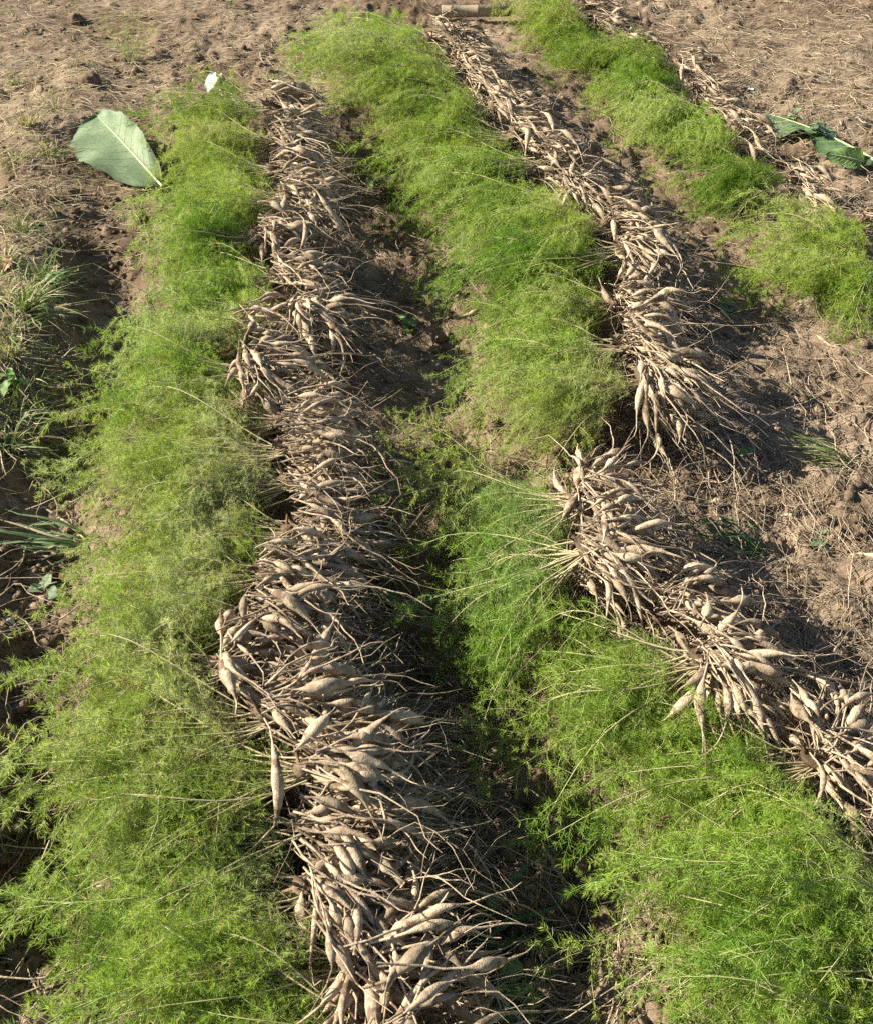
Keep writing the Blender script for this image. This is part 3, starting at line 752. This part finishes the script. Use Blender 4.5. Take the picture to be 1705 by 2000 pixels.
for i, (px, py, ln, lab) in enumerate([(78, 545, .12, 'wispy tuft above the leafy pale weed'), (20, 590, .15, 'dense tuft at the picture edge beside the leaning tuft'), (70, 665, .13, 'tuft below the leaning tuft, over the shaded hollow'),
        (10, 660, .13, 'yellow tuft at the picture edge below the leaning tuft'), (55, 740, .12, 'tuft behind the feathery weed'), (70, 800, .12, 'tuft on the lip of the bank below the feathery weed'), (15, 800, .14, 'tuft at the picture edge below the feathery weed'),
        (45, 880, .11, 'tuft on the lip of the bank above the strap leaves'), (40, 455, .11, 'low tuft on the brown clods above the dead leaf'), (100, 300, .12, 'thin tuft in the soil under the big cut leaf'), (25, 320, .12, 'thin tuft at the picture edge level with the big cut leaf'), (110, 215, .12, 'wispy tuft between the round clod and the big cut leaf')]):
    tuft('grass_tuft', lab, px, py, 46, ln, .0022, M['grass'], 430 + i, GT, 34, spread=.7, base=.05)
tuft('leek_leaves', 'bundle of long dark green strap leaves lying in the hollow beside the fern', 175, 1065, 16, .26, .0055, M['green_blade'], 410, None, 8, lean=(-2.2, .25), spread=.45, droop=.15)
tuft('grass_tuft', 'green strap grass lying in the shaded ditch', 905, 1850, 12, .26, .006, M['green_blade'], 411, None, 0, lean=(1.2, .9), spread=.35, droop=.2)
tuft('grass_tuft', 'small upright green sprout between trailing roots', 905, 1725, 8, .07, .003, M['grass'], 412, None, 0, spread=.3)
tuft('grass_tuft', 'green strap leaves in the dark shadow beside the middle row', 1490, 1085, 12, .20, .004, M['green_blade'], 413, None, 0, lean=(-2, .1), spread=.3, droop=.1)
tuft('stubble_tuft', 'dry stubble tuft with cut straw stalks beside the long row', 860, 1440, 26, .11, .003, M['straw'], 414, None, 20, lean=(.6, .1), spread=.6, droop=.1)
tuft('grass_tuft', 'fallen bundle of dry green stems on the bare soil by the side edge', 1660, 905, 24, .22, .0022, M['grass'], 415, None, 14, lean=(-1.8, .6), spread=.35, droop=.1)

def low_grass(name, label, n, fn, L, width, mat, seed):
    r = np.random.default_rng(seed); x, y = inview(n, fn, r); n = len(x)
    a = Acc(); z = gza(x, y); k = 4; t = np.linspace(0, 1, k)
    az = r.uniform(0, 2 * PI, n); tl = np.abs(r.normal(.5, .5, n)); d = np.stack([np.cos(az) * np.sin(tl), np.sin(az) * np.sin(tl), np.cos(tl)], -1)
    ln = L * r.uniform(.4, 1.4, n)
    p = np.stack([x, y, z], -1)[:, None] + d[:, None] * t[None, :, None] * ln[:, None, None]
    p[:, :, 2] -= .4 * ln[:, None] * t[None] ** 2
    s = nrm(np.cross(d, r.normal(0, 1, d.shape))); wd = width * (1 - .85 * t)
    v = np.stack([p - s[:, None] * wd[None, :, None], p + s[:, None] * wd[None, :, None]], 2)
    i = np.arange(n)[:, None] * k * 2; kk = np.arange(k - 1)[None] * 2
    q = np.stack([i + kk, i + kk + 1, i + kk + 3, i + kk + 2], -1).reshape(-1, 4)
    a.add(v.reshape(-1, 3), q)
    return tag(obj(name, a.mesh(name), mat), label, None, kind='stuff')

low_grass('grass', 'sparse low grass and weeds on the bank at the side', 80000, lambda px, py: .9 * np.clip((170 - px) / 120, 0, 1) * (py > 430) * (py < 900) + .35 * np.clip((330 - px) / 200, 0, 1) * (py < 430), .055, .0017, M['grass'], 31)
low_grass('weeds', 'small green weeds among the grass of the bank', 40000, lambda px, py: .5 * np.clip((150 - px) / 100, 0, 1) * (py > 440) * (py < 920) * (np.sin(px * .05 + py * .03) > -.2), .035, .0034, M['weed'], 34)
low_grass('weeds', 'thin green weeds and seedlings among the straw of the far soil', 60000, lambda px, py: .10 * np.clip((420 - py) / 250, 0, 1) * ((px < 560) | (px > 1300)) * (.3 + np.sin(px * .021 + py * .013) ** 2), .05, .0022, M['grass'], 33)
low_grass('weeds', 'thin pale green weeds on the bare soil by the side edge', 16000, lambda px, py: .75 * np.exp(-(((px - 1580) / 110) ** 2 + ((py - 280) / 70) ** 2)) + .4 * np.exp(-(((px - 1620) / 90) ** 2 + ((py - 930) / 60) ** 2)) + .03, .04, .0013, M['grass'], 32)

# ------------------------------------------------------------------ broad leaves
def blade_mesh(name, L, W, peak=.6, cup=.12, wave=.02, bend=.1, nu=22, nv=12, seed=0, asym=1.0, ragged=0.0, full=.62):
    r = np.random.default_rng(seed); ph = r.uniform(0, 6, 4)
    u = np.linspace(0, 1, nu); v = np.linspace(-1, 1, 2 * nv + 1)
    U, V = np.meshgrid(u, v, indexing='ij')
    e = math.log(.5) / math.log(peak)
    half = W * np.sin(PI * np.clip(u, 0, 1) ** e) ** full; half[0] = .004; half[-1] = .003
    x = U * L; y = V * half[:, None] * np.where(V < 0, asym, 1.0) * (1 + ragged * (np.sin(U * 31 + ph[2]) * .5 + np.sin(U * 57 + V + ph[3]) * .5) * np.abs(V) ** 3)
    z = cup * np.abs(y) ** 1.3 + wave * (np.sin(U * 9 + ph[0]) * np.abs(V) ** 2 + .6 * np.sin(U * 17 + V * 3 + ph[1]) * np.abs(V) ** 2) + bend * (U - U ** 2) * L
    z = z - .0003 * np.cos((U - np.abs(V) * .22) * 2 * PI * 9) * (np.abs(V) > .05)
    p = np.stack([x, y, z], -1).reshape(-1, 3)
    n = nu * (2 * nv + 1); idx = np.arange(n).reshape(nu, 2 * nv + 1)
    q = np.stack([idx[:-1, :-1], idx[1:, :-1], idx[1:, 1:], idx[:-1, 1:]], -1).reshape(-1, 4)
    a = Acc(); a.add(p, q)
    def at(uu, vv):
        i = uu * (nu - 1); j = (vv + 1) * nv; i0, j0 = min(int(i), nu - 2), min(int(j), 2 * nv - 1); fi, fj = i - i0, j - j0
        g = p.reshape(nu, 2 * nv + 1, 3)
        return (g[i0, j0] * (1 - fi) + g[i0 + 1, j0] * fi) * (1 - fj) + (g[i0, j0 + 1] * (1 - fi) + g[i0 + 1, j0 + 1] * fi) * fj
    return a.mesh(name), at

def big_leaf(name, label, base, tip, normal, W, mat, seed, petiole=.05, rib_r=.005, **kw):
    ax = (tip - base); L = ax.length; ax.normalize()
    n = (normal - ax * normal.dot(ax)).normalized(); s = n.cross(ax)
    m = Matrix((ax, s, n)).transposed()
    t = thing(name, label, 'leaf', base)
    me, at = blade_mesh('leaf_blade', L, W, seed=seed, **kw)
    e = m.to_euler()
    obj('leaf_blade', me, mat, t, rot=e)
    mid = np.array([at(u, 0.0) for u in np.linspace(.0, .97, 14)]); mid[:, 2] += .0015
    mid = np.concatenate([[[-petiole, 0, .0]], mid])
    v, q = tubes(mid, rib_r * np.linspace(1.25, .2, 15), 7)
    a = Acc(); a.add(v, q); obj('midrib', a.mesh('midrib'), M['rib'], t, rot=e)
    for i in range(8):
        for sd_ in (-1, 1):
            u0 = .10 + .095 * i
            pts = np.array([at(min(.985, u0 + .17 * f), sd_ * f * .92) for f in np.linspace(0, 1, 8)]); pts[:, 2] += .0006
            v, q = tubes(pts, rib_r * .22 * np.linspace(1, .3, 8), 5)
            a = Acc(); a.add(v, q); obj('vein', a.mesh('vein'), M['rib'], t, rot=e)
    return t

def pt(px, py, z):
    x, y = P(px, py, z); return Vector((x, y, z))
bl = spot(312, 356, .05)
big_leaf('large_leaf', 'large pale green cut leaf lying at the fern edge', bl, pt(190, 226, bl.z + .07), Vector((-.15, -.45, .80)), .20, M['pale_leaf'], 5, petiole=.03, peak=.57, cup=.45, wave=.02, bend=.20, asym=.5, ragged=.05, nu=40, full=.45)
bl = spot(1705, 312, .06)
big_leaf('large_leaf', 'crumpled dark green leaf lying on pale weeds beside the far row', bl, pt(1495, 222, bl.z + .0), Vector((.1, .15, .95)), .10, M['dark_leaf'], 6, petiole=.12, peak=.5, cup=-.9, wave=.035, bend=.12)
bl = spot(1700, 318, .03)
big_leaf('large_leaf', 'folded olive leaf in front of the crumpled dark leaf', bl, pt(1612, 300, bl.z + .05), Vector((.1, -.8, .5)), .045, M['weed'], 7, petiole=.04, peak=.5, cup=.4, wave=.012, bend=.2)

def weed(name, label, px, py, n, size, mat, seed, height=.08, group=None, up=0.0, droop=.4, wide=.42, lean=(0, 0)):
    r = random.Random(seed); p = spot(px, py, up)
    t = thing(name, label, 'weed', p, 0, group)
    me, _ = blade_mesh('leaf', size, size * wide, seed=seed, nu=9, nv=3, cup=.2, wave=size * .05, bend=.25, peak=.5)
    me.materials.append(mat)
    for i in range(n):
        a = r.uniform(0, 2 * PI); h = height * r.uniform(.3, 1); o = Vector((lean[0] * h + r.uniform(-.02, .02), lean[1] * h + r.uniform(-.02, .02), h))
        k = Acc(); tt = np.linspace(0, 1, 5)[:, None]
        pts = np.array([[0, 0, 0.]]) * (1 - tt) + np.array([o[:]]) * tt; pts[:, :2] += np.sin(tt * PI) * .008
        v, q = tubes(pts, np.linspace(.0016, .001, 5), 4); k.add(v, q)
        st = obj('stalk', k.mesh('stalk'), M['rib'], t)
        obj('leaf', me, parent=st, loc=o, rot=(r.uniform(-.4, .4), r.uniform(-.3, droop + .3), a), scale=r.uniform(.7, 1.2))
    return t

weed('broadleaf_weed', 'weed with pale broad leaves at the side edge beside the fern', 1690, 600, 7, .085, M['weed'], 61, .13)
weed('broadleaf_weed', 'small weed with one glossy leaf in the shaded ditch', 770, 1190, 3, .06, M['weed'], 62, .05)
weed('broadleaf_weed', 'bright weed at the bottom edge between tubers and ditch', 985, 1945, 6, .055, M['weed'], 63, .07)
weed('broadleaf_weed', 'torn green leaf on the soil near the bottom edge', 1010, 1990, 2, .07, M['green_blade'], 64, .03)
weed('broadleaf_weed', 'wilted white leaves lying on the fern tip near the far end', 432, 165, 5, .095, M['white_leaf'], 65, .06, up=.21, droop=1.2, wide=.3)
weed('broadleaf_weed', 'feathery pale weed on the bank above the dry tuft', 35, 760, 12, .05, M['weed'], 66, .12, wide=.25)
weed('broadleaf_weed', 'leafy pale weed by the leaning grass tuft', 115, 575, 12, .045, M['weed'], 67, .11, wide=.22)
weed('broadleaf_weed', 'tiny green weed in the sunny ditch bottom between the rows', 790, 640, 5, .05, M['weed'], 68, .04)
weed('broadleaf_weed', 'tiny weed at the shaded ditch end, far part of the long row', 735, 365, 4, .045, M['weed'], 69, .05)
weed('broadleaf_weed', 'pale wilted leaves on the soil below the strap leaves', 95, 1150, 4, .05, M['pale_leaf'], 70, .02)
weed('broadleaf_weed', 'green scraps of leaf in the dark shadow beside the middle row', 1415, 610, 4, .07, M['pale_leaf'], 71, .03)
weed('broadleaf_weed', 'tiny green seedling on the bare reddish soil', 1440, 890, 4, .03, M['weed'], 72, .03)
weed('broadleaf_weed', 'pale leafy weed beneath the crumpled dark leaf', 1545, 255, 16, .05, M['pale_leaf'], 73, .10, wide=.3)
weed('broadleaf_weed', 'grey green leafy weed lying over the crumpled dark leaf', 1590, 285, 18, .05, M['pale_leaf'], 79, .09, wide=.3)
weed('broadleaf_weed', 'white spotted weed between the far row and the dark post', 1470, 190, 4, .035, M['white_leaf'], 74, .05)
weed('broadleaf_weed', 'tall green weed at the top edge above the straw', 450, 15, 6, .06, M['weed'], 75, .10)
weed('broadleaf_weed', 'dark bushy weed in the top corner', 100, 12, 16, .05, M['dark_leaf'], 76, .10)
weed('broadleaf_weed', 'flat green leaf bits beside the bare soil shadow', 1600, 1060, 4, .05, M['pale_leaf'], 77, .02)
weed('broadleaf_weed', 'pale two-leaf weed among trailing roots by the stubble', 925, 1560, 4, .03, M['pale_leaf'], 78, .04)
dl = spot(5, 532, .05)
big_leaf('dry_leaf', 'orange brown dead leaf on the bank at the picture edge', dl, dl + Vector((.02, .06, .03)), Vector((0, -.6, .8)), .02, M['brown_leaf'], 9, petiole=.01, rib_r=.001, peak=.5, cup=.6, wave=.004, bend=.2)

# ------------------------------------------------------------------ sprigs growing in the ditch
def sprig(label, px, py, az, length, n, seed, tip=.05, up=.02, spread=.5):
    r = random.Random(seed); p = spot(px, py, up)
    t = thing('asparagus_sprig', label, 'plant', p)
    k = 1 if n <= 1 else (3 if n <= 3 else 5)
    var = [v for v in SPRIG if len(v[1]) == k][seed % 2]
    s = length / .60
    add_plume(t, var, Vector((0, 0, 0)), R(az), math.atan2(tip, length), (s, s * (1 + spread), s), 99, 1)
    return t
sprig('long thin fern sprig lying across the shaded ditch near the bottom edge', 1240, 1800, 188, .40, 1, 81, .0, up=.06)
sprig('fresh fern sprigs leaning into the ditch below dark fern', 1090, 1110, 205, .24, 4, 82, .02, up=.06)
sprig('upright fern sprigs at the ditch edge above dark fern', 960, 960, 150, .30, 5, 83, .20, up=.02)
sprig('dark fern sprigs sprawling down into the ditch below the muddy tubers', 1010, 1060, 185, .34, 5, 90, -.02, up=.10)
sprig('fern sprigs reaching across the ditch towards the long row', 990, 930, 178, .40, 5, 91, .04, up=.10)
sprig('lone yellowish fern sprig standing in the hollow beside the long row', 160, 930, 100, .22, 4, 84, .12, up=.0, spread=.7)
sprig('fern sprigs bent over the ditch below the drooping mop of tubers', 1130, 1420, 190, .26, 4, 85, .04, up=.05)
sprig('fern sprigs standing in front of the corner plumes', 1400, 1790, 165, .24, 5, 87, .08, up=.03)
sprig('small fern sprig beside the strap leaves', 165, 1040, 60, .10, 3, 88, .06, up=.02)
sprig('thin fern sprig standing among straw behind the big cut leaf', 262, 130, 90, .26, 4, 89, .22, up=.0)

# ------------------------------------------------------------------ loose tubers, cane, stake, stones
LOOSE = [
    (1590, 655, -70, 'loose tuber on the bare reddish soil, pointing at the fern above'),
    (1660, 1085, -30, 'forked loose tuber on the soil at the side edge'),
    (1375, 985, 10, 'loose shaded tuber at the foot of the muddy heap'),
    (885, 625, 15, 'pale loose tuber on the sunny soil between the rows'),
    (805, 745, -50, 'loose tuber on the ditch slope beside dry roots'),
    (1560, 820, 5, 'dark loose tuber at the end of the long shadow'),
    (1510, 1010, -20, 'small loose tuber on littered soil above the second shadow'),
    (1055, 1640, -80, 'loose tuber hanging into the ditch beside a soil clod'),
    (1085, 1905, 20, 'loose root end on the crumbly soil at the bottom'),
    (660, 100, 30, 'loose tuber on the straw beyond the long row'),
    (450, 90, -40, 'loose tuber on the dug soil above the wilted white leaf'),
    (1640, 450, 60, 'loose curved root lying on far fern'),
]
for i, (px, py, a, lab) in enumerate(LOOSE):
    p = spot(px, py, .0); r = np.random.default_rng(700 + i)
    me = tuber_mesh(r, R(a), .02, 1.15, 0.0, .0, .3, lambda x, y: gz(p.x + x, p.y + y) - p.z, (0, 0), 0.0)
    o = obj('loose_tuber', me, loc=p); tag(o, lab, 'tuber', 'loose tubers on the soil')

# bamboo cane: a hollow culm with nodes
p = spot(862, 22, .045)
t = thing('bamboo_cane', 'cut bamboo cane lying on the soil at the far end of the rows', 'cane', p, R(2))
prof = [(0.0, .026), (0.0, .032), (.004, .034), (.050, .033), (.057, .037), (.063, .033), (.21, .032), (.217, .036), (.223, .032), (.42, .031), (.425, .026)]
a = Acc(); xx = np.array([q_[0] for q_ in prof]); rr = np.array([q_[1] for q_ in prof])
ang = np.arange(16) * 2 * PI / 16
v = np.stack([np.repeat(xx, 16), np.tile(np.cos(ang), len(xx)) * np.repeat(rr, 16), np.tile(np.sin(ang), len(xx)) * np.repeat(rr, 16)], -1)
j = np.arange(16); k = np.arange(len(xx) - 1)[:, None] * 16
q = np.stack([k + j, k + (j + 1) % 16, k + 16 + (j + 1) % 16, k + 16 + j], -1).reshape(-1, 4); a.add(v, q)
obj('culm', a.mesh('culm', True), M['cane'], t)
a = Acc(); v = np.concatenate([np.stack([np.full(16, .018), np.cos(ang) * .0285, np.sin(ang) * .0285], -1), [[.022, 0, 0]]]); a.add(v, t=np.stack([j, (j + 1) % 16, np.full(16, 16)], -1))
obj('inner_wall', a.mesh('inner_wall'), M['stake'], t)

p = spot(1712, 214)
a = Acc(); h = .24
sec = np.array([[-.018, -.02], [.02, -.018], [.019, .02], [-.02, .018]])
lv = [0, .06, .15, .225, .24]; sc_ = [1.05, 1.0, .98, .97, .78]
v = np.concatenate([np.concatenate([sec * s_ + np.array([[.004 * z_, 0]]), np.full((4, 1), z_ - .03)], 1) for z_, s_ in zip(lv, sc_)] + [[[0.001, 0, .212]]])
j = np.arange(4); k = np.arange(4)[:, None] * 4
a.add(v, np.stack([k + j, k + (j + 1) % 4, k + 4 + (j + 1) % 4, k + 4 + j], -1).reshape(-1, 4), np.stack([16 + j, 16 + (j + 1) % 4, np.full(4, 20)], -1))
tag(obj('wooden_stake', a.mesh('wooden_stake', False), M['stake'], loc=p), 'short dark wooden stake standing at the side edge', 'stake')

def lump(name, label, px, py, r0, mat, seed, cat, flat=.75, group=None):
    import bmesh
    r = np.random.default_rng(seed); bm = bmesh.new(); bmesh.ops.create_icosphere(bm, subdivisions=4, radius=1.0)
    v0 = np.array([v.co[:] for v in bm.verts]); d = np.zeros(len(v0))
    for _ in range(150):
        c = nrm(r.normal(0, 1, 3)); e = r.uniform(3, 120); d += r.uniform(-.13, .17) * np.exp(-((v0 - c) ** 2).sum(1) * e)
    v1 = v0 * (1 + d + .022 * r.normal(size=len(v0)))[:, None] * np.array([1, .9, flat]) * r0
    for v, c in zip(bm.verts, v1): v.co = c
    me = bpy.data.meshes.new(name); bm.to_mesh(me); bm.free()
    me.polygons.foreach_set('use_smooth', np.ones(len(me.polygons), dtype=bool))
    p = spot(px, py); o = obj(name, me, mat, loc=(p.x, p.y, p.z + r0 * flat * .35))
    return tag(o, label, cat, group)
lump('soil_clod', 'round dark soil clod above the big cut leaf', 178, 165, .055, M['soil'], 501, 'clod')
lump('soil_clod', 'crumbly soil clod lit at the ditch edge beside the muddy stalks', 1045, 1545, .055, M['soil'], 502, 'clod')
lump('soil_clod', 'soil clod at the top of the dug straw', 150, 42, .045, M['soil'], 503, 'clod')
lump('soil_clod', 'brown clod on the soil above the heap topped by one tuber', 1110, 880, .05, M['soil'], 504, 'clod')
lump('soil_clod', 'dark clod in the soil between the middle row and mop of tubers', 1190, 1180, .045, M['soil'], 505, 'clod')
lump('stone', 'small pale speckled stone in the shade above the stubble tuft', 785, 1400, .017, M['stone'], 506, 'stone')
lump('stone', 'pale buried stone on the brown soil at the side', 18, 1218, .014, M['stone'], 507, 'stone')
